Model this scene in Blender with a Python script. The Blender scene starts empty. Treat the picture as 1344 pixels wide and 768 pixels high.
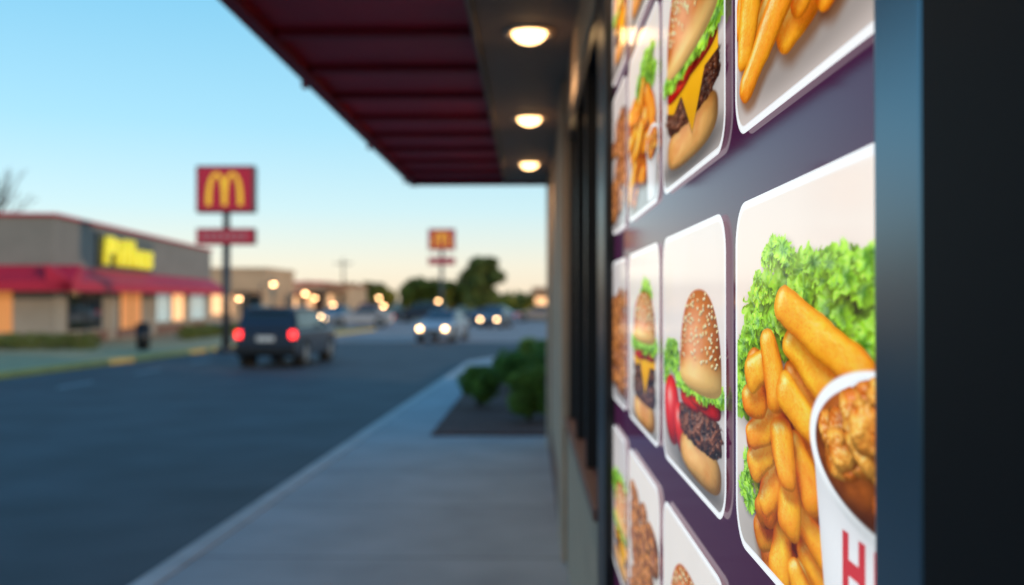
import bpy, math, random
import numpy as np
from mathutils import Vector
random.seed(4); rng=np.random.default_rng(7)
sc=bpy.context.scene
sc.view_settings.view_transform='Standard'; sc.view_settings.look='None'; sc.view_settings.exposure=0
EYE=1.65
def lin(c):
    c=np.array(c,dtype=float)/255.0
    return np.where(c<=0.04045,c/12.92,((c+0.055)/1.055)**2.4)
# ---------------------------------------------------------------- materials
def mat(name,col,rough=0.6,metal=0.0,spec=0.5,var=0.0,scale=5.0,bump=0.0,emit=None,estr=0.0,detail=6,var2=None,ior=1.5):
    m=bpy.data.materials.new(name); m.use_nodes=True; nt=m.node_tree; b=nt.nodes['Principled BSDF']
    c=(col[0],col[1],col[2],1)
    b.inputs['Base Color'].default_value=c; b.inputs['Roughness'].default_value=rough
    b.inputs['Metallic'].default_value=metal; b.inputs['Specular IOR Level'].default_value=spec; b.inputs['IOR'].default_value=ior
    if var>0 or bump>0:
        tc=nt.nodes.new('ShaderNodeTexCoord'); n=nt.nodes.new('ShaderNodeTexNoise')
        n.inputs['Scale'].default_value=scale; n.inputs['Detail'].default_value=detail
        nt.links.new(tc.outputs['Object'],n.inputs['Vector'])
        if var>0:
            r=nt.nodes.new('ShaderNodeValToRGB'); nt.links.new(n.outputs['Fac'],r.inputs['Fac'])
            r.color_ramp.elements[0].position=0.3; r.color_ramp.elements[1].position=0.7
            lo=[max(0,x*(1-var)) for x in col]; hi=[min(1,x*(1+var)) for x in (var2 or col)]
            r.color_ramp.elements[0].color=(*lo,1); r.color_ramp.elements[1].color=(*hi,1)
            nt.links.new(r.outputs['Color'],b.inputs['Base Color'])
        if bump>0:
            bp=nt.nodes.new('ShaderNodeBump'); bp.inputs['Strength'].default_value=bump; bp.inputs['Distance'].default_value=0.02
            nt.links.new(n.outputs['Fac'],bp.inputs['Height']); nt.links.new(bp.outputs['Normal'],b.inputs['Normal'])
    if emit:
        b.inputs['Emission Color'].default_value=(*emit,1); b.inputs['Emission Strength'].default_value=estr
    return m
def link(o,parent=None):
    sc.collection.objects.link(o)
    if parent is not None: o.parent=parent
    return o
def empty(name,loc=(0,0,0),rz=0):
    e=bpy.data.objects.new(name,None); e.location=loc; e.rotation_euler=(0,0,rz); e.empty_display_size=0.2
    sc.collection.objects.link(e); return e
def meshobj(name,verts,faces,m,parent=None,smooth=False):
    me=bpy.data.meshes.new(name); me.from_pydata([tuple(v) for v in verts],[],[tuple(f) for f in faces]); me.update()
    if m: me.materials.append(m)
    if smooth:
        for p in me.polygons: p.use_smooth=True
    return link(bpy.data.objects.new(name,me),parent)
def box(name,x0,x1,y0,y1,z0,z1,m,parent=None,bev=0.0):
    v=[(x0,y0,z0),(x1,y0,z0),(x1,y1,z0),(x0,y1,z0),(x0,y0,z1),(x1,y0,z1),(x1,y1,z1),(x0,y1,z1)]
    f=[(0,3,2,1),(4,5,6,7),(0,1,5,4),(1,2,6,5),(2,3,7,6),(3,0,4,7)]
    o=meshobj(name,v,f,m,parent)
    if bev>0:
        md=o.modifiers.new('b','BEVEL'); md.width=bev; md.segments=3
    return o
def prism(name,poly,z0,z1,m,parent=None,bev=0.0):
    n=len(poly); v=[(p[0],p[1],z0) for p in poly]+[(p[0],p[1],z1) for p in poly]
    f=[tuple(range(n-1,-1,-1)),tuple(range(n,2*n))]+[(i,(i+1)%n,n+(i+1)%n,n+i) for i in range(n)]
    o=meshobj(name,v,f,m,parent)
    if bev>0:
        md=o.modifiers.new('b','BEVEL'); md.width=bev; md.segments=2
    return o
def cyl(name,p0,p1,r0,r1,m,parent=None,seg=20,smooth=True,caps=True):
    p0=Vector(p0);p1=Vector(p1);d=(p1-p0).normalized()
    a=d.orthogonal().normalized(); b=d.cross(a)
    v=[];f=[]
    for p,r in((p0,r0),(p1,r1)):
        for i in range(seg):
            t=2*math.pi*i/seg; v.append(p+a*math.cos(t)*r+b*math.sin(t)*r)
    for i in range(seg): f.append((i,(i+1)%seg,seg+(i+1)%seg,seg+i))
    if caps: f.append(tuple(range(seg-1,-1,-1))); f.append(tuple(range(seg,2*seg)))
    o=meshobj(name,v,f,m,parent)
    if smooth:
        for i,p in enumerate(o.data.polygons): p.use_smooth= i<seg
    return o
def npmesh(name,V,F,m,parent=None,colors=None):
    me=bpy.data.meshes.new(name); n=len(V); k=len(F)
    me.vertices.add(n); me.vertices.foreach_set('co',np.ascontiguousarray(V,dtype=np.float32).ravel())
    me.loops.add(k*4); me.loops.foreach_set('vertex_index',np.ascontiguousarray(F,dtype=np.int32).ravel())
    me.polygons.add(k); me.polygons.foreach_set('loop_start',np.arange(0,k*4,4,dtype=np.int32))
    me.update(calc_edges=True)
    if colors is not None:
        a=me.color_attributes.new('print','FLOAT_COLOR','POINT')
        cc=np.ones((n,4),dtype=np.float32); cc[:,:3]=colors; a.data.foreach_set('color',cc.ravel())
    me.materials.append(m)
    return link(bpy.data.objects.new(name,me),parent)

# ---------------------------------------------------------------- world + sun
SUN_EL=math.radians(10); tx,ty=0.80,-0.60
w=bpy.data.worlds.new("World"); sc.world=w; w.use_nodes=True; nt=w.node_tree
bg=nt.nodes['Background']; sky=nt.nodes.new('ShaderNodeTexSky'); sky.sky_type='NISHITA'; sky.sun_disc=False
sky.sun_elevation=SUN_EL; sky.sun_rotation=math.atan2(tx,ty); sky.air_density=1.0; sky.dust_density=0.4; sky.ozone_density=2.5
tc=nt.nodes.new('ShaderNodeTexCoord'); sp=nt.nodes.new('ShaderNodeSeparateXYZ'); nt.links.new(tc.outputs['Generated'],sp.inputs[0])
rp=nt.nodes.new('ShaderNodeValToRGB'); nt.links.new(sp.outputs['Z'],rp.inputs['Fac'])
st=[(0.0,(236,214,190)),(0.035,(228,220,204)),(0.09,(192,220,226)),(0.17,(156,210,230)),(0.30,(118,192,224)),(0.55,(88,158,208)),(1.0,(62,124,186))]
el=rp.color_ramp.elements
el[0].position=0; el[0].color=(*lin(st[0][1]),1); el[1].position=1.0; el[1].color=(*lin(st[-1][1]),1)
for p,c in st[1:-1]: e=el.new(p); e.color=(*lin(c),1)
s1=nt.nodes.new('ShaderNodeVectorMath'); s1.operation='SCALE'; s1.inputs['Scale'].default_value=0.28; nt.links.new(sky.outputs['Color'],s1.inputs[0])
mx=nt.nodes.new('ShaderNodeMixRGB'); mx.inputs[0].default_value=0.87; nt.links.new(s1.outputs[0],mx.inputs[1]); nt.links.new(rp.outputs['Color'],mx.inputs[2])
nt.links.new(mx.outputs[0],bg.inputs['Color']); bg.inputs['Strength'].default_value=1.16
sl=bpy.data.lights.new('sun','SUN'); sl.energy=1.7; sl.angle=math.radians(0.6); sl.color=(1,0.74,0.48)
so=link(bpy.data.objects.new('sun',sl)); d=Vector((tx*math.cos(SUN_EL),ty*math.cos(SUN_EL),math.sin(SUN_EL)))
so.rotation_euler=d.to_track_quat('Z','Y').to_euler(); so.location=(20,-15,20)

# ---------------------------------------------------------------- camera
cd=bpy.data.cameras.new('camera'); cam=link(bpy.data.objects.new('camera',cd)); sc.camera=cam
cam.location=(0,0,EYE); cd.sensor_width=36; cd.lens=35; cd.clip_start=0.02; cd.clip_end=3000
cam.rotation_euler=(math.radians(90.48),0,math.radians(1.0))
cd.dof.use_dof=True; cd.dof.focus_distance=1.12; cd.dof.aperture_fstop=3.1

# ---------------------------------------------------------------- ground
m_ground=mat('dry_ground',(0.20,0.18,0.12),0.95,var=0.35,scale=0.15)
m_asph=mat('asphalt',(0.058,0.062,0.070),0.75,var=0.30,scale=0.9,bump=0.25,detail=10)
m_lot=mat('worn_asphalt',(0.42,0.33,0.30),0.9,var=0.2,scale=0.3,spec=0.2)
m_mulch=mat('mulch',(0.10,0.045,0.036),0.95,var=0.6,scale=18,bump=1.0)
m_kerb=mat('kerb_concrete',(0.45,0.45,0.44),0.85,var=0.15,scale=3)
m_yel=mat('yellow_paint',(0.62,0.42,0.09),0.7,var=0.2,scale=3)
m_tan=mat('tan_paving',(0.45,0.34,0.17),0.85,var=0.15,scale=1.2)
m_white=mat('road_paint',(0.5,0.5,0.5),0.7,var=0.3,scale=5)
def sheet(name,poly,z,m): return meshobj(name,[(p[0],p[1],z) for p in poly],[tuple(range(len(poly)))],m)
sheet('ground',[(-1200,-300),(1200,-300),(1200,2000),(-1200,2000)],-0.13,m_ground)
sheet('road',[(-60,-40),(8,-40),(8,48),(-60,48)],-0.124,m_asph)
sheet('parking_lot',[(-70,44),(70,41),(70,88),(-70,88)],-0.119,m_lot)
m_side=mat('sidewalk_concrete',(0.34,0.36,0.375),0.8,var=0.14,scale=1.5,bump=0.1,detail=9)
nt=m_side.node_tree; b=nt.nodes['Principled BSDF']; src=b.inputs['Base Color'].links[0].from_socket
tc=nt.nodes.new('ShaderNodeTexCoord'); sp=nt.nodes.new('ShaderNodeSeparateXYZ'); nt.links.new(tc.outputs['Object'],sp.inputs[0])
md=nt.nodes.new('ShaderNodeMath'); md.operation='PINGPONG'; md.inputs[1].default_value=0.8; nt.links.new(sp.outputs['Y'],md.inputs[0])
lt=nt.nodes.new('ShaderNodeMath'); lt.operation='LESS_THAN'; lt.inputs[1].default_value=0.010; nt.links.new(md.outputs[0],lt.inputs[0])
mx=nt.nodes.new('ShaderNodeMixRGB'); mx.inputs[2].default_value=(0.12,0.12,0.12,1); nt.links.new(lt.outputs[0],mx.inputs[0]); nt.links.new(src,mx.inputs[1]); nt.links.new(mx.outputs[0],b.inputs['Base Color'])
kx=lambda y:-2.50+0.030*y
prism('sidewalk',[(kx(-8)+0.17,-8),(6,-8),(6,30),(-0.6,30),(kx(27)+0.17,27.0)],-0.2,0.0,m_side,bev=0.01)
prism('kerb',[(kx(-8),-8),(kx(-8)+0.165,-8),(kx(27)+0.165,27.0),(-0.62,30.1),(-0.75,30.2),(kx(27),27.1)],-0.2,0.004,m_kerb,bev=0.02)
prism('planting_bed',[(-1.2,12.15),(6,12.15),(6,21),(-1.15,21)],-0.1,0.03,m_mulch)
lx=lambda y:-13.7+0.073*y
prism('pavement',[(lx(5)-0.2,5),(lx(60)-0.2,60),(-60,60),(-60,5)],-0.2,0.0,m_tan)
prism('yellow_kerb',[(lx(5)-0.2+0.003,5),(lx(5)+0.05,5),(lx(60)+0.05,60),(lx(60)-0.2+0.003,60)],-0.2,0.01,m_yel,bev=0.02)
mk=empty('road_markings')
for i,yy in enumerate(range(4,40,4)):
    meshobj('lane_dash_%d'%i,[(-9.6,yy,-0.116),(-9.5,yy,-0.116),(-9.5,yy+1.6,-0.116),(-9.6,yy+1.6,-0.116)],[(0,1,2,3)],m_white,mk)
for i in range(12):
    x=-14+i*2.7; meshobj('bay_line_%d'%i,[(x,62,-0.112),(x+0.1,62,-0.112),(x+0.1,67,-0.112),(x,67,-0.112)],[(0,1,2,3)],m_white,mk)

# ---------------------------------------------------------------- our building
m_wall=mat('beige_render',(0.46,0.33,0.235),0.8,var=0.12,scale=4,bump=0.1)
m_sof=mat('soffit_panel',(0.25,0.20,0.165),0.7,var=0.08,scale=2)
m_red=mat('canopy_red',(0.45,0.012,0.042),0.55,var=0.12,scale=2)
m_redd=mat('canopy_red_dark',(0.28,0.009,0.03),0.6)
m_blk=mat('black_panel',(0.006,0.006,0.008),0.65,spec=0.15)
m_frame=mat('black_frame',(0.012,0.012,0.015),0.35,spec=0.4)
m_bframe=mat('blue_black_metal',(0.13,0.23,0.31),0.28,metal=0.85)
m_glass=mat('dark_glass',(0.012,0.018,0.022),0.05,spec=0.8)
m_sill=mat('dark_red_sill',(0.16,0.07,0.05),0.6)
bld=empty('fast_food_restaurant')
WX=0.235
box('wall_base',WX,9,3.42,12,0,0.88,m_wall,bld)
box('wall_head',WX,9,3.42,12,2.72,3.07,m_wall,bld)
box('upper_wall',WX+0.004,9,-8,11.99,3.12,5.4,m_wall,bld)
box('pier_far',WX,9,6.15,12,0.882,2.718,m_wall,bld)
box('pilaster_far',WX-0.03,WX-0.002,10.9,11.9,0,3.05,m_wall,bld,0.01)
box('pilaster_mid',WX-0.03,WX-0.002,6.3,7.1,0,3.05,m_wall,bld,0.01)
box('skirting',WX-0.02,WX-0.003,7.12,10.88,0,0.25,m_sill,bld,0.005)
box('window_glass',WX+0.07,WX+0.08,3.42,6.15,0.882,2.718,m_glass,bld)
box('back_wall',WX+0.3,9,-8,6.14,0.883,2.717,m_wall,bld)
box('window_sill',WX-0.015,WX+0.068,3.45,6.2,0.885,0.93,m_sill,bld,0.006)
for i,y in enumerate((3.44,4.3,5.2,6.08)): box('window_mullion_%d'%i,WX+0.01,WX+0.067,y,y+0.06,0.932,2.64,m_frame,bld)
box('window_head_frame',WX+0.01,WX+0.067,3.44,6.14,2.645,2.715,m_frame,bld)
box('near_black_panel',0.246,0.6,-4,0.628,0,3.05,m_blk,bld)
box('near_wall',0.34,9,-8,3.41,0,0.88,m_wall,bld); box('near_wall_head',0.34,9,-8,3.41,2.72,3.05,m_blk,bld)
can=empty('entrance_canopy')
box('soffit',-0.27,WX+0.2,-4,11.95,3.07,3.11,m_sof,can)
box('soffit_edge_trim',-0.30,-0.272,-4,11.98,3.035,3.12,m_sof,can,0.005)
box('canopy_underside',-1.38,-0.302,-4,12.0,3.12,3.16,m_red,can)
for i in range(20):
    y=-3.8+i*0.83; box('rib_%d'%i,-1.37,-0.303,y,y+0.09,3.075,3.118,m_redd,can,0.006)
box('fascia',-1.43,-1.381,-4,12.02,3.062,3.42,m_red,can,0.01)
box('fascia_lip',-1.44,-1.36,-4,12.06,3.04,3.059,m_redd,can,0.004)
box('end_fascia',-1.38,WX+0.2,12.0,12.05,3.045,3.42,m_redd,can,0.005)
box('canopy_roof',-1.43,1.2,-4,12.04,3.43,3.46,m_redd,can)
for i in range(5):
    y=1.2+i*2.6; box('fascia_bracket_%d'%i,-1.475,-1.442,y,y+0.06,3.03,3.12,m_redd,can,0.005)
m_bulb=mat('lamp_glow',(1,0.8,0.5),0.5,emit=(1,0.62,0.27),estr=7.0)
m_trim=mat('lamp_trim',(0.7,0.55,0.4),0.35,metal=0.5)
def lathe(name,prof,m,parent,S=28):
    v=[];f=[]
    for r,z in prof:
        for k in range(S): v.append((r*math.cos(6.2832*k/S),r*math.sin(6.2832*k/S),z))
    for j in range(len(prof)-1):
        for k in range(S): f.append((j*S+k,j*S+(k+1)%S,(j+1)*S+(k+1)%S,(j+1)*S+k))
    return meshobj(name,v,f,m,parent,True)
for i,y in enumerate((0.25,2.75,5.24,7.70,10.25)):
    dl=empty('recessed_downlight' if i==0 else 'recessed_downlight.%03d'%i,(0,y,3.07))
    lathe('trim_ring',((0.135,-0.001),(0.132,-0.016),(0.100,-0.014),(0.096,0.0)),m_trim,dl)
    lathe('lens',[(0.090*math.cos(a),-0.004-0.060*math.sin(a)) for a in (0,.3,.6,.9,1.2,1.45,1.57)],m_bulb,dl)
    L=bpy.data.lights.new('bulb','SPOT'); L.energy=26; L.color=(1,0.66,0.36); L.spot_size=2.7; L.spot_blend=0.8; L.shadow_soft_size=0.06
    lo=link(bpy.data.objects.new('bulb',L),dl); lo.location=(0,0,-0.12)

# ---------------------------------------------------------------- menu board
PX=0.26
brd=empty('menu_board')
m_board=mat('board_purple',(0.055,0.010,0.040),0.07,spec=0.5,ior=1.20,emit=(0.085,0.014,0.065),estr=0.5)
box('backing',PX+0.002,PX+0.075,0.62,3.08,0.72,2.86,m_board,brd)
box('end_post',0.232,0.34,3.06,3.41,0,3.05,m_frame,brd,0.008)
box('near_post',0.250,0.34,0.631,0.736,0,3.05,m_bframe,brd,0.012)
box('top_rail',0.252,0.339,0.737,3.058,2.862,2.93,m_frame,brd,0.005)
box('bottom_rail',0.252,0.339,0.737,3.058,0.65,0.718,m_frame,brd,0.005)
m_card=bpy.data.materials.new('printed_card'); m_card.use_nodes=True; nt=m_card.node_tree; b=nt.nodes['Principled BSDF']
at=nt.nodes.new('ShaderNodeAttribute'); at.attribute_name='print'
nt.links.new(at.outputs['Color'],b.inputs['Base Color']); nt.links.new(at.outputs['Color'],b.inputs['Emission Color'])
b.inputs['Emission Strength'].default_value=0.74; b.inputs['Roughness'].default_value=0.12; b.inputs['IOR'].default_value=1.15

def hsh(i,j,s):
    v=np.sin(i*127.1+j*311.7+s*74.7)*43758.5453; return v-np.floor(v)
def vn(x,y,s=0):
    i=np.floor(x);j=np.floor(y);a=x-i;b=y-j;a=a*a*(3-2*a);b=b*b*(3-2*b)
    return (hsh(i,j,s)*(1-a)+hsh(i+1,j,s)*a)*(1-b)+(hsh(i,j+1,s)*(1-a)+hsh(i+1,j+1,s)*a)*b
def fbm(x,y,s=0,o=4):
    t=0;am=0.5;n=0
    for k in range(o): t=t+am*vn(x,y,s+k*3.1);n+=am;x=x*2.03+1.7;y=y*2.03+9.2;am*=0.5
    return t/n
def ss(a,b,x):
    t=np.clip((x-a)/(b-a),0,1); return t*t*(3-2*t)
LV=np.array([-0.45,0.62,0.64]);LV/=np.linalg.norm(LV); HV=LV+np.array([0,0,1]);HV/=np.linalg.norm(HV)
class Art:
    def __init__(s,S,Z): s.S=S;s.Z=Z;s.C=np.zeros((len(S),3))
    def sub(s,cx,cy,r,r2=None):
        r2=r2 or r
        return np.nonzero((np.abs(s.S-cx)<r)&(np.abs(s.Z-cy)<r2))[0]
    def over(s,i,a,c):
        a=a[:,None] if np.ndim(a) else a
        s.C[i]=s.C[i]*(1-a)+c*a
    def shadow(s,cx,cy,rx,ry,k=0.6,soft=1.6):
        i=s.sub(cx,cy,rx*soft,ry*soft)
        d=np.hypot((s.S[i]-cx)/rx,(s.Z[i]-cy)/ry); s.C[i]*=(1-k*(1-ss(0.5,soft,d)))[:,None]
def shade(alb,nx,ny,nz,sp=0.25,pw=25,amb=0.38,dif=0.95,sc_=(1,0.93,0.8)):
    n=np.sqrt(nx*nx+ny*ny+nz*nz)+1e-6; nx=nx/n;ny=ny/n;nz=nz/n
    l=np.clip((nx*LV[0]+ny*LV[1]+nz*LV[2])*0.85+0.15,0,1); h=np.clip(nx*HV[0]+ny*HV[1]+nz*HV[2],0,1)**pw
    return alb*(amb+dif*l)[:,None]+(sp*h)[:,None]*np.array(sc_)
def fry(A,a,b,r,bend=0.0,tone=0.5,dark=1.0,seed=0):
    cx,cy=(a[0]+b[0])/2,(a[1]+b[1])/2; L=math.hypot(b[0]-a[0],b[1]-a[1])/2+r*0.6; an=math.atan2(b[1]-a[1],b[0]-a[0]); c,s_=math.cos(an),math.sin(an)
    tp=0.10+0.14*((seed*37)%10)/10; sgn=1 if seed%2 else -1
    for ps in(0,1):
        ox,oy=(0.30*r,-0.45*r) if ps==0 else (0,0)
        i=A.sub(cx+ox,cy+oy,L*1.15+r*1.8); x=A.S[i]-cx-ox;y=A.Z[i]-cy-oy
        u=x*c+y*s_; v=-x*s_+y*c-bend*(u*u/L-L*0.4)
        rr=r*(1+0.20*(vn(u/r*0.8+seed*3.3,0*u+seed,5)-0.5)-0.10*np.abs(u)/L+sgn*tp*u/L)
        v=v+r*0.10*(fbm(u/r*2.2+seed,v/r*2.2,seed+9,2)-0.5)
        uu=np.sign(u)*np.maximum(np.abs(u)-(L-rr),0); d=(np.abs(uu)**2.5+np.abs(v)**2.5)**0.4/rr
        if ps==0: A.C[i]*=1-(1-ss(0.75,1.5,d))[:,None]*np.array([0.42,0.66,0.8])
        else:
            mk=1-ss(0.93,1.03,d); m=mk>0; i=i[m];u=u[m];v=v[m];uu=uu[m];rr=rr[m];d=d[m];mk=mk[m]
            du=np.clip(uu/rr,-1,1);dv=np.clip(v/rr,-1,1); dv=np.sign(dv)*np.abs(dv)**1.7; du=np.sign(du)*np.abs(du)**1.5
            nz=np.sqrt(np.clip(1-du*du-dv*dv,0.03,1))
            nx=du*c-dv*s_;ny=du*s_+dv*c
            f=fbm(u/r*0.7+seed*7,v/r*1.2,seed,3); g=fbm(u/r*5+seed,v/r*9,seed+2,3); h=fbm(u/r*16+seed,v/r*16,seed+4,2)
            t=np.clip(tone+(f-0.5)*0.9+(g-0.5)*0.35,0,1)[:,None]
            alb=lin((240,112,2))*(1-t)+lin((255,178,30))*t
            alb=alb*(1-ss(0.6,1.0,d)[:,None]*np.array([0.16,0.36,0.55]))*(0.90+0.20*h)[:,None]
            sk=ss(0.66,0.74,g)*0.35; alb=alb*(1-sk[:,None]*np.array([.3,.5,.6]))
            nx=nx+(g-0.5)*0.45+(h-.5)*.2; ny=ny+(f-0.5)*0.3+(h-.5)*.3
            col=shade(alb,nx,ny,nz,0.20,7,0.50,0.78,(1,0.72,0.22))+shade(alb*0,nx,ny,nz,0.28,40,0,0)
            A.over(i,mk,np.clip(col*dark,0,1))
def blob(A,cx,cy,rx,ry,c1,c2,rot=0,p=2.0,rough=0.0,nf=30,bump=0.3,sp=0.2,pw=20,seed=0,shd=0.5,edge=0.3,amb=0.38):
    if shd>0: A.shadow(cx+rx*0.08,cy-ry*0.15,rx*1.05,ry*1.1,shd,1.3)
    R=max(rx,ry)*1.3; i=A.sub(cx,cy,R); x=A.S[i]-cx;y=A.Z[i]-cy;c,s_=math.cos(rot),math.sin(rot)
    u=(x*c+y*s_)/rx; v=(-x*s_+y*c)/ry
    d=(np.abs(u)**p+np.abs(v)**p)**(1/p)
    if rough>0: d=d+rough*(fbm(A.S[i]*nf*1.3,A.Z[i]*nf*1.3,seed+11,3)-0.5)*2
    mk=1-ss(0.97,1.03,d); m=mk>0; i=i[m];u=u[m];v=v[m];d=d[m];mk=mk[m]
    S=A.S[i];Z=A.Z[i];e=0.15/nf
    f=fbm(S*nf,Z*nf,seed,5); fx=fbm((S+e)*nf,Z*nf,seed,5)-f; fy=fbm(S*nf,(Z+e)*nf,seed,5)-f
    u=np.clip(u,-1,1);v=np.clip(v,-1,1)
    nu=np.sign(u)*np.abs(u)**(p-1);nv=np.sign(v)*np.abs(v)**(p-1)
    nz=np.sqrt(np.clip(1-np.clip(d,0,1)**2,0.05,1))
    nx=nu*c-nv*s_-fx/0.15*bump*2.2; ny=nu*s_+nv*c-fy/0.15*bump*2.2
    t=ss(0.3,0.7,f)[:,None]; alb=lin(c1)*(1-t)+lin(c2)*t; alb=alb*(1-edge*ss(0.75,1,d))[:,None]
    A.over(i,mk,np.clip(shade(alb,nx,ny,nz,sp,pw,amb),0,1))
def frill(A,cx,cy,r,seed,br=1.0,sq=1.0):
    A.shadow(cx+r*0.1,cy-r*0.25,r,r*sq,0.42,1.3)
    i=A.sub(cx,cy,r*1.5); x=A.S[i]-cx;y=(A.Z[i]-cy)/sq
    wx=fbm(A.S[i]/r*1.6,A.Z[i]/r*1.6,seed,4)-0.5; wy=fbm(A.S[i]/r*1.6,A.Z[i]/r*1.6,seed+5,4)-0.5
    x=x+r*0.75*wx; y=y+r*0.75*wy
    a=np.arctan2(y,x); rho=np.hypot(x,y)/r; k=3+seed%4; ph=seed*1.7
    w1=np.sin(k*a+ph+rho*2.2); w2=np.sin((2*k+3)*a+ph*2.1-rho*3); w3=np.sin((5*k+4)*a+ph+rho*6)
    ed=0.86+0.10*w1*0.6+0.08*w2+0.045*w3+0.10*(fbm(a*3,rho*0+seed,seed,2)-0.5)
    mk=1-ss(ed-0.03,ed+0.03,rho); m=mk>0; i=i[m];a=a[m];rho=rho[m];w1=w1[m];w2=w2[m];mk=mk[m];ed=ed[m];wx=wx[m];wy=wy[m]
    slope=np.cos(k*a+ph+rho*2.2)*0.75*rho+0.4*np.cos((2*k+3)*a+ph*2.1-rho*3)*rho+0.35*np.cos((5*k+4)*a+ph+rho*6)*rho*rho
    nx=-np.sin(a)*slope+np.cos(a)*0.35*rho+wx*1.5; ny=np.cos(a)*slope+np.sin(a)*0.35*rho+0.15+wy*1.5; nz=np.full_like(nx,0.75)
    f=fbm(A.S[i]*110,A.Z[i]*110,seed,3)
    t=np.clip(0.12+0.85*(rho/ed)**1.6+0.20*w1+(f-0.5)*0.5,0,1)[:,None]
    alb=lin((46,120,8))*(1-t)+lin((166,222,46))*t
    vein=(1-ss(0.0,0.12,np.abs(np.sin(k*a*1.5+ph+wx*2))))*(1-rho/ed)
    alb=alb+(vein*0.20)[:,None]*lin((210,238,140))
    A.over(i,mk,np.clip(shade(alb,nx,ny,nz,0.16,14,0.30,1.05)*br,0,1))
def leafmass(A,pts,r,seed,br=1.0):
    R=random.Random(seed)
    for n,(x,y) in enumerate(pts):
        for k in range(4):
            frill(A,x+R.uniform(-r,r)*0.7,y+R.uniform(-r,r)*0.7,r*R.uniform(0.45,1.0),seed+n*3+k,br*R.uniform(0.78,1.12),R.uniform(0.7,1.15))
def bun_top(A,cx,zb,rx,h,seed,seeds=110,lean=0.0):
    i=A.sub(cx,zb+h*0.4,rx*1.1,h*0.9); x=A.S[i]-cx;y=A.Z[i]-zb-lean*x; u=x/rx; hh=np.where(y>0,h,h*0.17); v=y/hh
    p=2.35; d=(np.abs(u)**p+np.abs(v)**p)**(1/p); mk=1-ss(0.98,1.015,d); m=mk>0;i=i[m];u=u[m];v=v[m];d=d[m];mk=mk[m];y=y[m]
    u=np.clip(u,-1,1);v=np.clip(v,-1,1);nz=np.sqrt(np.clip(1-np.clip(d,0,1)**2.2,0.04,1))
    f=fbm(A.S[i]*22,A.Z[i]*22,seed,4);g=fbm(A.S[i]*140,A.Z[i]*140,seed,3)
    t=np.clip(y/h*2.1+(f-0.5)*0.35,0,1); t=ss(0.0,0.55,t)[:,None]
    alb=lin((244,192,112))*(1-t)+lin((210,118,40))*t
    k=ss(0.5,1.0,d)[:,None]*t; alb=alb*(1-k*np.array([.30,.46,.6]))
    alb=alb*(0.92+0.16*g)[:,None]
    A.over(i,mk,np.clip(shade(alb,u*0.9+(g-.5)*.16,v*0.9+(f-.5)*.14,nz,0.22,10,0.44,0.85),0,1))
    R=random.Random(seed)
    sr=rx*0.046
    for k in range(seeds):
        for _ in range(20):
            a=R.uniform(-0.94,0.94);b=R.uniform(0.18,0.97)
            if (abs(a)**2.35+b**2.35)<0.93 and R.random()<0.35+b: break
        fs=math.sqrt(max(0.2,1-a*a*0.8)); px=cx+a*rx;py=zb+b*h+lean*a*rx; ang=R.uniform(-0.6,0.6)+(-a*1.2); z_=R.uniform(.8,1.15)
        L=(1.0-0.40*b*b)*z_
        A.shadow(px+sr*0.25,py-sr*0.35,sr*1.1*fs,sr*0.95*L,0.42,1.5)
        blob(A,px,py,sr*fs*0.70*z_,sr*1.1*L,(240,206,140),(250,232,186),ang,2,0,60,0.02,0.08,12,k,0,0.25,0.5)
def patty(A,cx,cy,rx,ry,seed,lean=0):
    blob(A,cx,cy,rx,ry,(60,27,15),(140,76,44),lean,3.2,0.11,110,0.9,0.28,16,seed,0.5,0.45,0.38)
def burger(A,cx,zb,rx,H,seed,cheese=True,double=False,lean=0.0,seeds=120):
    A.shadow(cx,zb,rx*1.15,H*0.07,0.55,1.5)
    blob(A,cx,zb+0.10*H,rx*0.95,0.115*H,(218,140,62),(236,172,92),lean,2.7,0.008,20,0.06,0.14,10,seed,0.2,0.4)
    py=zb+0.275*H; patty(A,cx,py,rx*1.0,0.11*H,seed+1,lean)
    if double: patty(A,cx,py+0.14*H,rx*0.97,0.08*H,seed+2,lean); py+=0.14*H
    R=random.Random(seed)
    if cheese:
        i=A.sub(cx,py,rx*1.1,H*0.3); x=(A.S[i]-cx)/rx; y=(A.Z[i]-py)/H-0.07
        low=-0.22*np.maximum(0,1-np.abs(x-0.12)/0.42)-0.03-0.04*np.maximum(0,1-np.abs(x+0.65)/0.28)
        mk=(1-ss(-0.01,0.0,low-y))*(1-ss(0.05,0.06,y))*(1-ss(0.93,0.96,np.abs(x)))
        A.C[i]*=(1-0.5*(1-ss(-0.0,0.03,low-y-0.0)))[:,None]**((np.abs(x)<0.95)*(y<0.05))[:,None]
        sh=(0.82+0.25*ss(-0.2,0.05,y)+0.12*(vn(x*4,y*9,seed)-0.5))[:,None]; A.over(i,mk,np.clip(lin((254,180,20))*sh,0,1))
    ty=py+0.125*H
    for k,(o,wd) in enumerate(((-0.42,0.52),(0.40,0.54),(0.0,0.45))):
        blob(A,cx+o*rx,ty+0.005*k,rx*wd,0.058*H,(206,20,10),(240,56,28),lean,3.0,0.015,20,0.05,0.40,30,seed+k,0.45,0.4)
    n=12
    for k in range(n):
        o=-0.96+1.92*k/(n-1); frill(A,cx+o*rx,ty+0.075*H+R.uniform(-.02,.012)*H+lean*o*rx,rx*R.uniform(0.22,0.34),seed*2+k,R.uniform(0.85,1.15),0.75)
    A.shadow(cx,ty+0.12*H,rx*0.97,0.03*H,0.45,1.4)
    zb2=ty+0.13*H; bun_top(A,cx,zb2,rx*0.97,zb+H-zb2,seed,seeds,lean)
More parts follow.
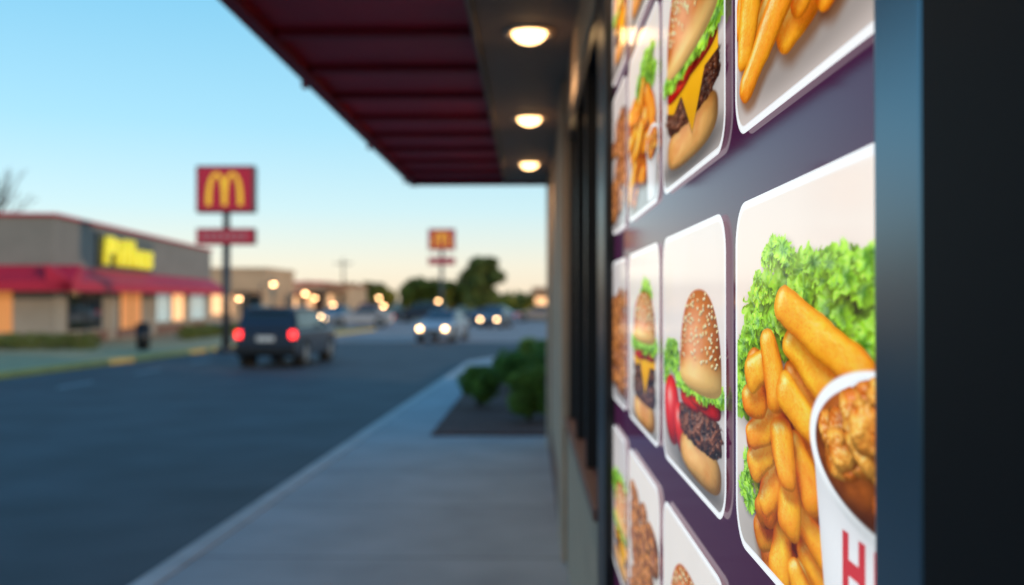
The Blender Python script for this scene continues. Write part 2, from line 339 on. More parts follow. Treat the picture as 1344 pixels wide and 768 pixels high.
def cup(A,cx,zr,rx,ry,zbot,seed,letters=True):
    i=np.nonzero((np.abs(A.S-cx)<rx*1.1)&(A.Z<zr)&(A.Z>zbot))[0]
    wv=rx*(1-0.27*(zr-A.Z[i])/(max(zr-zbot,0.01))); u=(A.S[i]-cx)/wv
    mk=1-ss(0.985,1.01,np.abs(u)); nz=np.sqrt(np.clip(1-u*u,0,1))
    alb=np.tile(lin((246,242,240)),(len(i),1))
    A.over(i,mk,np.clip(shade(alb,u*0.9,0*u,nz,0.05,10,0.45,0.6),0,1))
    if letters:
        h=zr-zbot
        def bar(x0,x1,z0,z1):
            z0+=0.08;z1+=0.08
            j=np.nonzero((A.S>cx+x0*rx)&(A.S<cx+x1*rx)&(A.Z>zbot+z0*h)&(A.Z<zbot+z1*h))[0]; A.over(j,0.95,lin((210,12,36)))
        bar(-0.55,-0.46,0.26,0.56);bar(-0.34,-0.25,0.26,0.56);bar(-0.46,-0.34,0.38,0.45)
        bar(-0.15,-0.06,0.26,0.56);bar(-0.06,0.10,0.26,0.32);bar(-0.06,0.10,0.50,0.56);bar(0.20,0.28,0.26,0.56);bar(0.28,0.42,0.26,0.32)
        j=np.nonzero((np.abs(A.S-cx)<rx*0.76)&(A.Z>zbot+0.08*h)&(A.Z<zbot+0.24*h))[0]; A.over(j,0.95,lin((200,12,34)))
    blob(A,cx,zr,rx*1.04,ry*1.10,(254,252,249),(250,247,243),0,2,0,20,0.0,0.1,10,seed,0.25,0.1,0.7)
    blob(A,cx,zr-ry*0.02,rx*0.95,ry*0.93,(140,62,12),(190,96,28),0,2,0.0,30,0.1,0.1,10,seed,0.0,0.3)
    R=random.Random(seed)
    for k in range(34):
        a=R.uniform(0,6.28);qv=math.sqrt(R.random())*0.74
        blob(A,cx+math.cos(a)*qv*rx,zr+math.sin(a)*qv*ry+ry*0.14,rx*R.uniform(.20,.32),rx*R.uniform(.15,.22),(212,104,16),(252,170,66),R.uniform(0,3),2.5,0.08,70,0.55,0.22,14,seed+k,0.45,0.35,0.45)
def heap(A,x0,x1,z0,z1,n,r,seed,dark=0.8):
    R=random.Random(seed)
    for k in range(n):
        cx=R.uniform(x0,x1);cy=z0+(z1-z0)*k/n if k%2 else R.uniform(z0,z1);an=R.uniform(-1.2,1.2)+ (0 if R.random()<.6 else 1.2);L=R.uniform(1.6,3.2)*r
        dx,dy=math.cos(an)*L,math.sin(an)*L*0.9; fry(A,(cx-dx,cy-dy),(cx+dx,cy+dy),r*R.uniform(.85,1.1),R.uniform(-.15,.15),R.uniform(.3,.7),dark,k+seed)
def nuggets(A,x0,x1,z0,z1,n,r,seed):
    R=random.Random(seed)
    for k in range(n):
        blob(A,R.uniform(x0,x1),z1-(z1-z0)*k/n,r*R.uniform(.8,1.3),r*R.uniform(.6,.9),(140,66,22),(212,132,60),R.uniform(-.6,.6),2.3,0.08,70,0.6,0.22,14,seed+k,0.55,0.4)

W=0.613; K=1.0
def q(v): return v/K
def qp(p): return (p[0]/K,p[1])
def card(name,yfar,z0,z1,step,paint,k=2.3,bgt=(250,232,218),bgb=(222,208,198),rad=0.055):
    global K
    K=k
    H=z1-z0; nu=int(W/(step*1.25))+1; nv=int(H/step)+1
    v=np.linspace(0,1,nv); zz=H*v; yd=np.minimum(zz,H-zz)
    th=np.clip((rad-yd)/rad,0,1); ins=rad*(1-np.sqrt(np.clip(1-th*th,0,1)))
    ua=np.linspace(0,1,nu); S=ins[:,None]+(W-2*ins)[:,None]*ua[None,:]; Z=np.repeat(zz[:,None],nu,1)
    s=S.ravel(); z=Z.ravel()
    A=Art(s/K,z+z0)
    t=(z/H)[:,None]; f=(fbm(s*6,z*6,3,3)-0.5)[:,None]
    A.C[:]=lin(bgb)*(1-ss(0.0,0.75,t))+lin(bgt)*ss(0.0,0.75,t); A.C*=(1+0.08*f)
    paint(A)
    qx=np.abs(s-W/2)-(W/2-rad); qz=np.abs(z-H/2)-(H/2-rad)
    dd=rad-(np.hypot(np.maximum(qx,0),np.maximum(qz,0))+np.minimum(np.maximum(qx,qz),0))
    mk=1-ss(0.008,0.010,dd); A.over(np.arange(len(s)),mk,lin((255,252,250)))
    V=np.stack([np.full_like(s,PX-0.003),yfar-s,z+z0+EYE],1)
    r,c=np.meshgrid(np.arange(nv-1),np.arange(nu-1),indexing='ij'); a=(r*nu+c).ravel()
    F=np.stack([a,a+1,a+nu+1,a+nu],1)
    npmesh(name,V,F,m_card,brd,np.clip(A.C,0,1))
R0=(0.65,1.06);R1=(0.20,0.61);R2=(-0.296,0.118);R3=(-0.79,-0.375)
YD,YC,YB,YA=1.245,1.92,2.585,3.255
def lm(A,pts,r,seed,br=1.0): leafmass(A,[qp(p) for p in pts],r,seed,br)
def p_D2(A):
    A.shadow(q(0.3),-0.27,q(0.34),0.06,0.35,1.5)
    R=random.Random(5)
    lm(A,[(0.50,-0.03),(0.44,-0.02),(0.36,-0.02),(0.56,-0.03),(0.12,-0.09),(0.30,-0.04),(0.20,-0.05),(0.26,-0.02)],0.045,40,0.72)
    lm(A,[(0.06,-0.085),(0.08,-0.05),(0.13,-0.025),(0.17,0.0),(0.21,0.025),(0.28,0.005),(0.33,0.01),(0.39,0.0),(0.45,0.01),(0.52,0.0),(0.57,0.0),(0.20,-0.03),(0.48,-0.02)],0.032,80,1.0)
    lm(A,[(0.19,0.055),(0.225,0.045),(0.36,0.030),(0.41,0.028),(0.14,0.015),(0.26,-0.015),(0.45,0.03),(0.5,0.025),(0.10,-0.03),(0.05,-0.11)],0.020,130,1.12)
    lm(A,[(0.09,-0.195),(0.06,-0.215),(0.10,-0.225)],0.020,150,0.95)
    heap(A,q(0.16),q(0.50),-0.27,-0.09,30,0.019,3,0.74)
    Fs=[((.40,-.245),(.30,-.262)),((.215,-.285),(.231,-.213)),((.274,-.262),(.335,-.29)),((.314,-.231),(.42,-.262)),((.288,-.206),(.395,-.222)),((.150,-.232),(.20,-.19)),
        ((.149,-.222),(.245,-.157)),((.25,-.225),(.262,-.165)),((.274,-.137),(.34,-.182)),((.093,-.19),(.231,-.136)),((.085,-.157),(.215,-.118)),((.22,-.130),(.245,-.178)),
        ((.063,-.118),(.135,-.108)),((.08,-.088),(.155,-.070)),((.166,-.042),(.205,-.105)),((.231,-.089),(.362,-.120)),((.26,-.041),(.406,-.085)),((.225,-.002),(.475,-.058))]
    for k,(a,b) in enumerate(Fs): fry(A,qp(a),qp(b),0.0205 if k>11 else 0.0195,R.uniform(-.10,.10),R.uniform(.45,.8),1.08,k+3)
    cup(A,q(0.525),-0.118,q(0.190),0.060,-0.31,9)
def p_C2(A):
    A.shadow(q(0.36),-0.265,q(0.32),0.05,0.35,1.5)
    lm(A,[(0.08,-0.10),(0.14,-0.09),(0.06,-0.13),(0.17,-0.12),(0.12,-0.075)],0.026,20,0.95)
    blob(A,q(0.12),-0.195,q(0.095),0.062,(196,14,10),(230,34,24),0.1,2.1,0.01,8,0.02,0.4,30,3,0.5,0.4)
    blob(A,q(0.215),-0.215,q(0.06),0.045,(200,18,12),(236,50,36),0.3,2.1,0.01,8,0.02,0.4,30,8,0.5,0.4)
    burger(A,q(0.40),-0.272,q(0.190),0.29,5,False)
def p_C1(A):
    A.shadow(q(0.30),0.235,q(0.3),0.03,0.4,1.5); burger(A,q(0.315),0.232,q(0.262),0.355,12,True,seeds=150)
def p_D1(A):
    R=random.Random(2); A.shadow(q(0.32),0.25,q(0.34),0.04,0.5,1.5)
    heap(A,q(0.18),q(0.60),0.34,0.58,30,0.024,21,0.76)
    for k,(a,b) in enumerate([((.24,.268),(.46,.30)),((.38,.27),(.58,.33)),((.05,.33),(.12,.46)),((.10,.34),(.26,.50)),((.131,.30),(.34,.37)),((.30,.285),(.50,.36)),((.22,.33),(.40,.46)),((.055,.29),(.10,.38)),((.42,.30),(.6,.40)),((.30,.40),(.5,.50)),((.12,.42),(.3,.56)),((.060,.252),(.30,.335))]):
        fry(A,qp(a),qp(b),0.0245,R.uniform(-.10,.10),R.uniform(.40,.7),1.05,k+40)
def p_B1(A):
    lm(A,[(0.30,0.50),(0.38,0.52),(0.45,0.50),(0.24,0.47),(0.34,0.47)],0.04,200,0.95)
    A.shadow(q(.3),.24,q(.3),.05,.4); heap(A,q(0.08),q(0.46),0.27,0.46,36,0.022,31,1.05); cup(A,q(0.50),0.33,q(0.10),0.035,0.215,19,False)
def p_B2(A):
    lm(A,[(0.34,0.02),(0.40,0.03),(0.30,0.0),(0.36,-0.02)],0.035,230,1.0); burger(A,q(0.34),-0.28,q(0.215),0.30,17,True,True)
def p_C3(A): burger(A,q(0.30),-0.76,q(0.22),0.32,23,True)
def p_B3(A): nuggets(A,q(0.10),q(0.52),-0.74,-0.47,60,0.035,31)
def p_D3(A): lm(A,[(0.2,-.45),(.3,-.44),(.4,-.45)],0.05,290); nuggets(A,q(0.1),q(0.52),-0.74,-0.5,40,0.035,51)
def p_A1(A): nuggets(A,q(0.05),q(0.56),0.26,0.5,40,0.045,61)
def p_A2(A): nuggets(A,q(0.05),q(0.56),-0.24,0.0,40,0.045,71)
def p_A3(A): lm(A,[(0.1+.1*k,-.55) for k in range(4)],0.05,310); burger(A,q(0.30),-0.76,q(0.22),0.25,29,True)
def p_B0(A): burger(A,q(0.3),0.69,q(0.22),0.32,33,True)
def p_C0(A): heap(A,q(0.1),q(0.5),0.72,0.95,40,0.02,81,1.0)
card('print_fries_and_dip',YD,*R2,0.001,p_D2,2.2)
card('print_burger',YC,*R2,0.0012,p_C2,2.5,(240,226,216),(206,194,188))
card('print_cheeseburger',YC,*R1,0.0012,p_C1,2.5,(240,230,222),(196,182,174))
card('print_fries',YD,*R1,0.0011,p_D1,2.2,(244,228,216),(222,204,194))
for nm,y,r,p in(('print_fries_bucket',YB,R1,p_B1),('print_double_burger',YB,R2,p_B2),('print_small_burger',YC,R3,p_C3),('print_nuggets',YB,R3,p_B3),('print_salad_nuggets',YD,R3,p_D3),
    ('print_cheeseburger_top',YB,R0,p_B0),('print_fries_top',YC,R0,p_C0),('print_burger_top',YD,R0,p_B0)):
    card(nm,y,*r,0.0022,p,2.3,(238,226,216),(200,190,182))
_W=W; W=0.43
for nm,r,p in(('print_end_burger',R0,p_B0),('print_end_nuggets',R1,p_A1),('print_end_wings',R2,p_A2),('print_end_salad',R3,p_A3)):
    card(nm,3.075,*r,0.003,p,2.3,(210,200,196),(170,162,160))
W=_W

# ---------------------------------------------------------------- vegetation
def leafmat(name,c1,c2,scale):
    return mat(name,c1,0.6,var=0.3,scale=scale,var2=c2,spec=0.25)
m_bush=leafmat('bush_leaf',(0.06,0.13,0.022),(0.16,0.28,0.045),7)
m_tree=leafmat('tree_leaf',(0.06,0.09,0.02),(0.18,0.21,0.05),0.9)
m_gold=leafmat('warm_lit_leaf',(0.15,0.14,0.02),(0.32,0.27,0.035),0.4)  # warm low sun on the far trees is mixed into this yellow
m_bark=mat('bark',(0.05,0.038,0.03),0.9,var=0.3,scale=10)
def foliage(name,clumps,n,leaf,m,parent):
    Vs=[]
    for (x,y,z,r,sq) in clumps:
        d=rng.normal(size=(n,3)); d/=np.linalg.norm(d,axis=1)[:,None]; rr=r*rng.uniform(0.35,1.08,n)**0.5
        c=np.array([x,y,z])+d*rr[:,None]*np.array([1,1,sq])
        a=rng.normal(size=(n,3));a+=d*0.8; a/=np.linalg.norm(a,axis=1)[:,None]
        t=np.cross(a,rng.normal(size=(n,3)));t/=np.linalg.norm(t,axis=1)[:,None]; b=np.cross(a,t)
        L=leaf*rng.uniform(0.6,1.4,n)[:,None]
        Vs.append(np.stack([c-t*L,c-b*L*0.5,c+t*L,c+b*L*0.5],1))
    V=np.concatenate(Vs).reshape(-1,3); F=np.arange(len(V)).reshape(-1,4)
    return npmesh(name,V,F,m,parent)
def shrub(x,y,rx,h,k):
    e=empty('round_shrub' if k==0 else 'round_shrub.%03d'%k)
    cl=[]
    for i in range(26):
        a=random.uniform(0,6.28);qq=random.uniform(0.2,0.72)*rx; z=random.uniform(0.25,0.8)*h
        qq*=math.sqrt(max(0.15,1-((z/h-0.5)*1.7)**2)); cl.append((x+math.cos(a)*qq,y+math.sin(a)*qq,z,rx*random.uniform(.28,.42),0.9))
    foliage('leaves',cl,380,0.026,m_bush,e)
    for i in range(5): a=i*1.26; cyl('stem_%d'%i,(x,y,0),(x+math.cos(a)*rx*.4,y+math.sin(a)*rx*.4,h*.6),0.015,0.006,m_bark,e,8)
for k,(x,y,r,h) in enumerate([(-0.77,15.2,0.36,0.70),(0.0,13.4,0.40,0.82),(-0.32,18.0,0.40,0.80),(0.35,15.0,0.50,1.05),(0.05,19.2,0.5,1.0),(0.5,17.2,0.5,1.1)]): shrub(x,y,r,h,k)
def tree(name,x,y,h,cr,m,n=600,leaf=0.16,squash=0.8):
    e=empty(name,(0,0,0)); z0=-0.13
    cyl('trunk',(x,y,z0),(x+.1,y,h*0.5),h*.035,h*.02,m_bark,e,10)
    cl=[]
    for i in range(26):
        a=random.uniform(0,6.28);qq=cr*random.uniform(0.1,0.8);z=h-cr*squash+random.uniform(-.85,.8)*cr*squash
        qq*=math.sqrt(max(0.1,1-((z-(h-cr*squash))/(cr*squash))**2)); px,py=x+math.cos(a)*qq,y+math.sin(a)*qq
        cl.append((px,py,z,cr*random.uniform(.24,.38),0.8))
        if i<8: cyl('limb_%d'%i,(x+.05,y,h*random.uniform(.25,.45)),(px,py,z),h*.012,h*.004,m_bark,e,6)
    foliage('crown',cl,n,leaf,m,e)
tree('broadleaf_tree',-5.3,110,6.4,3.1,m_tree)
def treeline(name,specs,m,n=260,leaf=0.3):
    e=empty(name); cl=[]
    for (x,y,h,r) in specs:
        cyl('trunk',(x,y,-.13),(x,y,h*.6),.15,.08,m_bark,e,6)
        for i in range(9):
            a=random.uniform(0,6.28); cl.append((x+math.cos(a)*r*.6,y+math.sin(a)*r*.6,max(r*.35,h-r*random.uniform(.3,1.5)),r*random.uniform(.35,.55),.8))
    foliage('foliage',cl,n,leaf,m,e)
treeline('tree_line',[(-22+i*1.7+random.uniform(-.5,.5),118+random.uniform(-6,6),random.uniform(3.2,4.8),random.uniform(1.5,2.2)) for i in range(9)],m_gold)
treeline('distant_trees',[(-120+i*6+random.uniform(-2,2),210+random.uniform(-20,20),random.uniform(3.0,6.5),random.uniform(3,5)) for i in range(32)],m_tree,160,0.6)
treeline('shrub_row',[(-2+i*2.2,95+random.uniform(-3,3),random.uniform(1.3,2.6),random.uniform(0.9,1.4)) for i in range(6)],m_gold,200,0.2)
bt=empty('bare_tree'); SV=[]
def br(p,d,L,r,k):
    qv=p+d*L; SV.append((p,qv,r,r*0.65))
    if k==0: return
    for i in range(3 if k>2 else 2):
        nd=(d+Vector((random.uniform(-.6,.6),random.uniform(-.6,.6),random.uniform(-.15,.35)))).normalized(); br(qv,nd,L*random.uniform(.62,.82),r*.62,k-1)
br(Vector((-27.0,48,-.13)),Vector((0.02,0,1)),2.8,0.16,5)
vv=[];ff=[]
for p,qv,r0,r1 in SV:
    dd=(qv-p).normalized();a=dd.orthogonal().normalized();b_=dd.cross(a);n0=len(vv)
    for P,r in((p,r0),(qv,r1)):
        for k in range(5): vv.append(P+a*math.cos(k*1.2566)*r+b_*math.sin(k*1.2566)*r)
    for k in range(5): ff.append((n0+k,n0+(k+1)%5,n0+5+(k+1)%5,n0+5+k))
meshobj('branches',vv,ff,m_bark,bt)

# ---------------------------------------------------------------- other restaurant
m_stuc=mat('grey_stucco',(0.24,0.215,0.19),0.85,var=0.1,scale=1)
m_stuc2=mat('pale_stucco',(0.38,0.32,0.26),0.85,var=0.1,scale=1)
m_awn=mat('red_awning',(0.56,0.012,0.045),0.6,var=0.1,scale=1)
m_brick=mat('brick_base',(0.22,0.11,0.08),0.85,var=0.2,scale=6)
m_lit=mat('lit_window',(0.8,0.6,0.4),0.4,emit=(1,0.50,0.2),estr=1.3)
m_lito=mat('lit_doorway',(0.5,0.25,0.1),0.4,emit=(1,0.33,0.07),estr=0.42)
m_litw=mat('lit_window_pale',(0.5,0.6,0.6),0.3,emit=(0.75,0.95,0.95),estr=0.35)
m_ysign=mat('yellow_letters',(0.80,0.66,0.03),0.5,emit=(0.95,0.85,0.05),estr=0.5)
rb=empty('restaurant_building',(-17.4,36,0),math.atan2(25,-2.4))
box('walls',0,25.1,0,12,0,2.3,m_stuc2,rb); box('upper_walls',-0.15,25.25,-0.15,12,2.302,4.72,m_stuc,rb,0.02)
box('parapet_cap',-0.25,25.35,-0.25,12,4.722,4.84,m_awn,rb,0.01)
box('roof_unit',8,11,4,7,4.85,5.5,m_stuc,rb,0.03)
def awn(n,pts): meshobj(n,pts,[(0,1,2,3),(7,6,5,4),(0,4,5,1),(3,2,6,7),(1,5,6,2),(0,3,7,4)],m_awn,rb)
x0,x1=-1.1,25.4
awn('side_awning',[(x0,-0.16,2.95),(x1,-0.16,2.95),(x1,-1.1,2.35),(x0,-1.1,2.35),(x0,-0.16,2.1),(x1,-0.16,2.1),(x1,-1.1,2.0),(x0,-1.1,2.0)])
awn('front_awning',[(-0.16,-1.095,2.95),(-0.16,12,2.95),(-1.1,12,2.35),(-1.1,-1.095,2.35),(-0.16,-1.095,2.1),(-0.16,12,2.1),(-1.1,12,2.0),(-1.1,-1.095,2.0)])
def win(n,a,b,z0,z1,m):
    box(n,a,b,-0.03,-0.004,z0,z1,m,rb); box(n+'_frame_l',a-.08,a,-0.05,-0.004,z0,z1,m_frame,rb); box(n+'_frame_r',b,b+.08,-0.05,-0.004,z0,z1,m_frame,rb)
    box(n+'_mullion',(a+b)/2-.04,(a+b)/2+.04,-0.06,-0.031,z0,z1,m_frame,rb); box(n+'_sill',a-.08,b+.08,-0.1,-0.004,z0-.08,z0-.002,m_stuc2,rb)
win('window_1',1.6,5.3,0.5,2.0,m_glass); win('door',7.8,11.0,0.08,2.1,m_lito); win('window_2',13.6,16.0,0.6,2.0,m_litw); win('window_3',16.6,19.0,0.6,2.0,m_lit); win('window_4',20.4,24,0.6,2.0,m_litw)
for i,a in enumerate((0.0,6.1,12.4,19.5,24.2)): box('pier_%d'%i,a,a+0.8,-0.12,-0.005,0,2.29,m_stuc2,rb,0.02)
box('brick_base',0.81,24.19,-0.05,-0.006,0,0.41,m_brick,rb)
box('front_window',-0.03,-0.004,1.4,2.6,0.5,2.0,m_lito,rb); box('front_window_2',-0.03,-0.004,4.5,9.5,0.5,2.0,m_lito,rb)
fc=bpy.data.curves.new('letters','FONT'); fc.body='Pillus'; fc.size=2.0; fc.extrude=0.08; fc.offset=0.05; fc.shear=0.15; fc.space_character=1.25
ft=link(bpy.data.objects.new('letters',fc),rb); fc.materials.append(m_ysign); ft.location=(4.6,-0.36,3.2); ft.rotation_euler=(math.radians(90),0,0); ft.scale=(1.28,0.8,1)
box('sign_backing',4.2,12.2,-0.25,-0.155,3.05,4.5,m_frame,rb,0.2)
hd=empty('hedge')
foliage('leaves',[(-19.5+i*0.42,33.6+random.uniform(-.1,.1),0.28,0.36,0.8) for i in range(12)],500,0.05,m_tree,hd)
hd2=empty('hedge.001'); foliage('leaves',[(-14.6+random.uniform(-.2,.2),42+i*0.6,0.28,0.4,0.8) for i in range(18)],260,0.06,m_tree,hd2)
tb=empty('trash_can',(-13.0,33.3,0))
cyl('body',(0,0,0.04),(0,0,0.78),0.21,0.25,m_frame,tb); cyl('lid',(0,0,0.785),(0,0,0.93),0.27,0.16,m_frame,tb); cyl('foot',(0,0,0),(0,0,0.038),0.18,0.18,m_frame,tb)

# ---------------------------------------------------------------- pylon signs
m_sred=mat('sign_red',(0.42,0.01,0.035),0.4,emit=(0.6,0.01,0.045),estr=0.2)
m_sgold=mat('sign_gold',(0.85,0.50,0.03),0.4,emit=(1,0.55,0.03),estr=0.4)
m_pole=mat('sign_pole',(0.05,0.055,0.065),0.5,metal=0.3)
m_pink=mat('sign_text_panel',(0.45,0.2,0.22),0.5)
def pylon(name,x,y,zt,ww):
    e=empty(name,(x,y,0)); zb=zt-ww*0.8
    box('cabinet',-ww/2,ww/2,-0.2,0.2,zb,zt,m_pole,e,0.05)
    box('red_face',-ww/2+.07,ww/2-.07,-0.23,-0.201,zb+.07,zt-.07,m_sred,e,0.01)
    for j,s in enumerate((-1,1)):
        cx=s*ww*0.135; v=[];f=[];N=24; h=(zt-zb)*0.70; bz=zb+(zt-zb)*0.15; yf=-0.26-0.003*j
        for k in range(N+1):
            t=math.pi*k/N; c,sn=math.cos(t),math.sin(t)**0.75
            for (rx,hh,yy) in((ww*.175,h,yf),(ww*.095,h*.90,yf),(ww*.175,h,-0.232),(ww*.095,h*.90,-0.232)): v.append((cx+rx*c,yy,bz+hh*sn))
        for k in range(N):
            a=k*4;b=a+4; f+=[(a,a+1,b+1,b),(a,b,b+2,a+2),(a+1,a+3,b+3,b+1)]
        meshobj('arch_%d'%j,v,f,m_sgold,e)
    zs=zt-ww*(1.06); box('lower_cabinet',-ww/2,ww/2,-0.15,0.15,zs-ww*0.28,zs,m_pole,e,0.03)
    box('lower_face',-ww/2+.05,ww/2-.05,-0.18,-0.151,zs-ww*0.28+.05,zs-.05,m_sred,e)
    for k in range(7): box('lower_text_%d'%k,-ww*.40+k*ww*.115,-ww*.40+k*ww*.115+ww*.08,-0.2,-0.181,zs-ww*.19,zs-ww*.09,m_pink,e)
    cyl('pole',(0,0,-0.13),(0,0,zs-ww*0.28-.002),0.15,0.13,m_pole,e); cyl('neck',(0,0,zs+.002),(0,0,zb-.002),0.12,0.12,m_pole,e)
    cyl('base_plate',(0,0,-.12),(0,0,0.06),0.32,0.32,m_pole,e)
pylon('pole_sign',-10.4,34,6.28,2.02)
pylon('pole_sign.001',-6.7,76,7.15,2.05)

# ---------------------------------------------------------------- vehicles
m_tyre=mat('tyre',(0.012,0.012,0.012),0.9); m_hub=mat('hub',(0.35,0.35,0.36),0.35,metal=0.8)
m_tail=mat('tail_light',(0.5,0.01,0.01),0.3,emit=(1,0.03,0.03),estr=5.0); m_tail2=mat('tail_light_dim',(0.4,0.01,0.01),0.3,emit=(1,0.02,0.02),estr=1.0)
m_head=mat('head_light',(0.9,0.85,0.7),0.2,emit=(1,0.62,0.28),estr=16.0); m_plate=mat('plate',(0.6,0.6,0.58),0.5)
m_chrome=mat('chrome',(0.5,0.5,0.5),0.2,metal=1)
def loft(name,secs,m,parent,bev=0.06):
    v=[];f=[]
    for (y,hw,z0,z1) in secs: v+=[(-hw,y,z0),(hw,y,z0),(hw,y,z1),(-hw,y,z1)]
    n=len(secs)
    for i in range(n-1):
        a=i*4;b=a+4
        f+=[(a+1,a,b,b+1),(a+2,a+1,b+1,b+2),(a+3,a+2,b+2,b+3),(a,a+3,b+3,b)]
    f+=[(0,1,2,3),(n*4-1,n*4-2,n*4-3,n*4-4)]
    o=meshobj(name,v,f,m,parent)
    if bev: md=o.modifiers.new('b','BEVEL'); md.width=bev; md.segments=3; md.angle_limit=math.radians(25)
    return o
def car(name,x,y,rz,col,kind='suv',lights='tail',sc_=1.0,on=True):
    m_b=mat('car_paint',col,0.25,metal=0.3,spec=0.6); e=empty(name,(x,y,-0.119),rz); e.scale=(sc_,)*3
    if kind=='suv':
        loft('body',[(0,0.80,0.42,0.98),(0.12,0.87,0.30,1.02),(3.2,0.88,0.30,1.02),(4.1,0.86,0.30,0.93),(4.38,0.76,0.36,0.80)],m_b,e)
        loft('cabin',[(0.10,0.80,1.0,1.08),(0.28,0.72,1.0,1.52),(0.5,0.68,1.0,1.60),(2.2,0.68,1.0,1.60),(2.55,0.69,1.0,1.52),(3.25,0.80,1.0,1.03)],m_b,e,0.04)
        meshobj('rear_glass',[(-.68,.125,1.12),(.68,.125,1.12),(.62,.255,1.47),(-.62,.255,1.47)],[(0,1,2,3)],m_glass,e)
        meshobj('windscreen',[(-.72,3.13,1.09),(.72,3.13,1.09),(.60,2.60,1.50),(-.60,2.60,1.50)],[(3,2,1,0)],m_glass,e)
        for s in(-1,1):
            for nm,ys in(('side_glass_r',((0.32,.45),(1.0,1.0))),('side_glass_m',((1.08,1.08),(1.85,1.85))),('side_glass_f',((1.93,1.93),(2.88,2.5)))):
                (a0,a1),(b0,b1)=ys
                meshobj(nm,[(s*.812,a0,1.08),(s*.812,b0,1.08),(s*.712,b1,1.49),(s*.712,a1,1.49)],[(0,1,2,3) if s>0 else (3,2,1,0)],m_glass,e)
            cyl('roof_rail',(s*.62,.5,1.64),(s*.62,2.2,1.64),.018,.018,m_chrome,e,8)
            box('mirror',s*.93-.07,s*.93+.07,2.62,2.76,1.05,1.2,m_b,e,0.03)
            box('tail_lamp',s*.74-.09,s*.74+.09,-0.02,.06,.80,1.0,m_tail if on else m_tail2,e,0.03)
            box('head_lamp',s*.64-.14,s*.64+.14,4.27,4.40,.66,.80,m_head if lights=='head' else m_hub,e,0.03)
        wy=(0.85,3.5);wr=0.36
        box('rear_bumper',-.84,.84,-.09,.05,.36,.60,m_frame,e,0.04); box('plate',-.24,.24,-.035,-.005,.72,.86,m_plate,e); box('spoiler',-.6,.6,.12,.4,1.58,1.63,m_b,e,0.02)
        box('front_bumper',-.78,.78,4.33,4.46,.34,.56,m_frame,e,0.04)
    else:
        loft('body',[(0,0.74,0.42,0.86),(0.15,0.84,0.28,0.92),(3.1,0.86,0.26,0.92),(4.1,0.82,0.28,0.80),(4.45,0.68,0.34,0.66)],m_b,e)
        loft('cabin',[(0.45,0.74,.90,.94),(1.15,0.60,.90,1.38),(2.1,0.60,.90,1.42),(3.2,0.74,.90,.94)],m_b,e,0.04)
        meshobj('windscreen',[(-.66,3.10,.99),(.66,3.10,.99),(.56,2.2,1.39),(-.56,2.2,1.39)],[(3,2,1,0)],m_glass,e)
        meshobj('rear_glass',[(-.66,.53,.99),(.66,.53,.99),(.55,1.08,1.34),(-.55,1.08,1.34)],[(0,1,2,3)],m_glass,e)
        for s in(-1,1):
            meshobj('side_glass',[(s*.735,.85,.97),(s*.735,2.85,.97),(s*.625,2.2,1.34),(s*.625,1.2,1.34)],[(0,1,2,3) if s>0 else (3,2,1,0)],m_glass,e)
            box('mirror',s*.90-.07,s*.90+.07,2.6,2.72,.95,1.07,m_b,e,0.03)
            box('head_lamp',s*.58-.10,s*.58+.10,4.36,4.47,.54,.68,m_head if lights=='head' else m_hub,e,0.03)
            box('tail_lamp',s*.62-.13,s*.62+.13,-.02,.08,.66,.80,m_tail2,e,0.03)
        wy=(0.85,3.55);wr=0.33
        box('grille',-.36,.36,4.40,4.475,.42,.55,m_frame,e,0.01); box('plate',-.24,.24,-.03,-.005,.5,.62,m_plate,e)
    for i,yy in enumerate(wy):
        for s in(-1,1):
            cyl('wheel_%d'%i,(s*.66,yy,wr),(s*.885,yy,wr),wr,wr,m_tyre,e,24); cyl('hub_%d'%i,(s*.884,yy,wr),(s*.895,yy,wr),wr*.62,wr*.55,m_hub,e,16)
            cyl('arch_%d'%i,(s*.60,yy,wr+.02),(s*.882,yy,wr+.02),wr*1.13,wr*1.13,m_tyre,e,24)
car('suv',-6.92,26.0,math.radians(-3),(0.022,0.035,0.06),'suv','tail',0.98)
car('sedan',-3.55,46.5,math.radians(172),(0.35,0.40,0.46),'sedan','head',0.95)
car('sedan.001',-9.0,66,math.radians(95),(0.4,0.4,0.42),'sedan','head')
car('sedan.002',-1.9,68,math.radians(170),(0.12,0.14,0.18),'sedan','head',0.95)
car('sedan.003',-0.9,74,math.radians(80),(0.08,0.14,0.26),'sedan','none')
car('suv.001',-7.0,83,math.radians(80),(0.05,0.06,0.08),'suv','none',1,False)
car('suv.002',-11.6,72,math.radians(10),(0.25,0.03,0.03),'suv','none',1,True)
car('sedan.004',3.0,84,math.radians(85),(0.4,0.3,0.25),'sedan','none')
car('sedan.005',-14.5,78,math.radians(175),(0.3,0.3,0.32),'sedan','head')

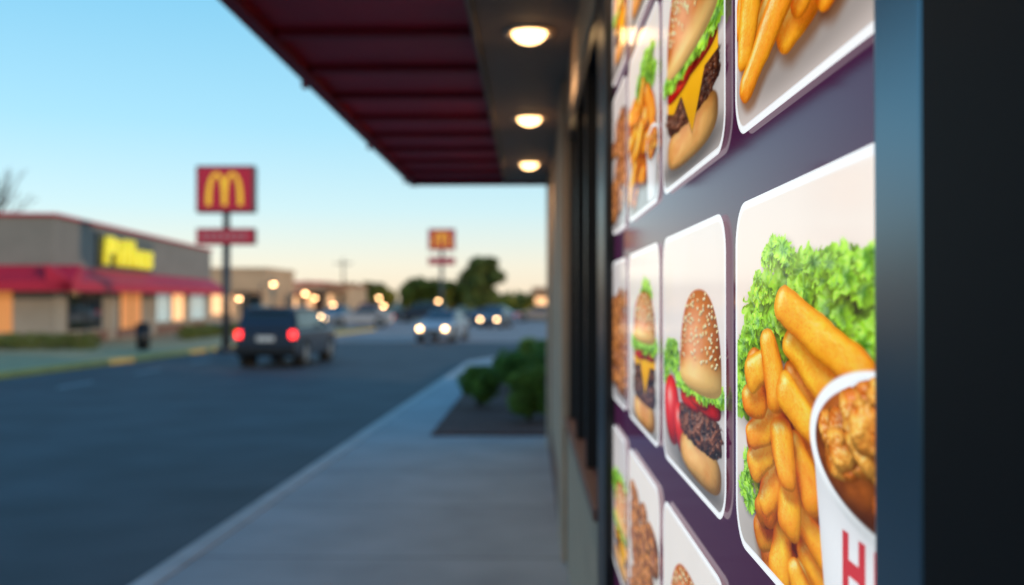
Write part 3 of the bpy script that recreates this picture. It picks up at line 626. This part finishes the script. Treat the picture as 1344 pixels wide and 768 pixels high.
# ---------------------------------------------------------------- distant shops
m_s1=mat('shop_cream',(0.58,0.38,0.23),0.85,var=0.1,scale=.5); m_s2=mat('shop_brick',(0.38,0.18,0.10),0.85,var=0.15,scale=.5)
def shop(name,x0,x1,y,h,m,lit,trim):
    e=empty(name,(0,y,0)); box('walls',x0,x1,0,10,-.13,h,m,e); box('parapet',x0-.1,x1+.1,-.1,10.1,h+.002,h+.35,trim,e)
    n=max(2,int((x1-x0)/3)); s=(x1-x0)/n
    for i in range(n): box('window_%d'%i,x0+i*s+.4,x0+(i+1)*s-.4,-.04,-.004,.5,2.2,lit if i%2==0 else m_glass,e)
    box('canopy',x0+.2,x1-.2,-1.2,-.006,2.5,2.8,trim,e)
shop('shop_building',-28.0,-22.8,86,4.2,m_s1,m_lit,m_s1)
shop('shop_building.001',-33,-29,100,3.2,m_s2,m_litw,m_s1)
shop('shop_building.002',-30,-24.5,118,3.6,m_s1,m_lit,m_awn)
shop('shop_building.003',-18.6,-16.4,90,2.9,m_s1,m_lit,m_s2)
shop('shop_building.004',0.5,9,150,3.4,m_s2,m_lit,m_s1)
shop('shop_building.005',-22.4,-19.4,98,2.9,m_s2,m_lit,m_s1)
m_bulb2=mat('street_lamp_glow',(1,.8,.6),.4,emit=(1,.56,.24),estr=18)
def lamp(k,x,y,h):
    e=empty('street_lamp' if k==0 else 'street_lamp.%03d'%k,(x,y,0)); cyl('post',(0,0,-.13),(0,0,h),.09,.05,m_pole,e,10)
    cyl('arm',(0,0,h-.05),(.9,0,h+.15),.035,.03,m_pole,e,8); box('head',.7,1.25,-.12,.12,h+.08,h+.2,m_pole,e,.03)
    lathe('lens',[(0.17*math.cos(a),h+0.078-0.17*math.sin(a)) for a in (0,.4,.8,1.2,1.57)],m_bulb2,e,16).location=(.97,0,0)
for k,(x,y,h) in enumerate([(-18.6,78,2.2),(-21.5,95,1.9),(-16.8,80,1.3),(-20.6,76,2.9),(-25.0,82,1.8),(-14.6,90,1.9),(4,130,2.6),(-13.3,84,1.2),(-17.8,36.0,1.9),(-9.4,92,1.6)]):
    if k!=8: lamp(k if k<8 else k-1,x,y,h)
up=empty('utility_pole',(-22.5,120,0)); cyl('pole',(0,0,-.13),(0,0,6.8),.14,.09,m_bark,up,10); box('crossarm',-1.1,1.1,-.06,.06,6.1,6.25,m_bark,up)
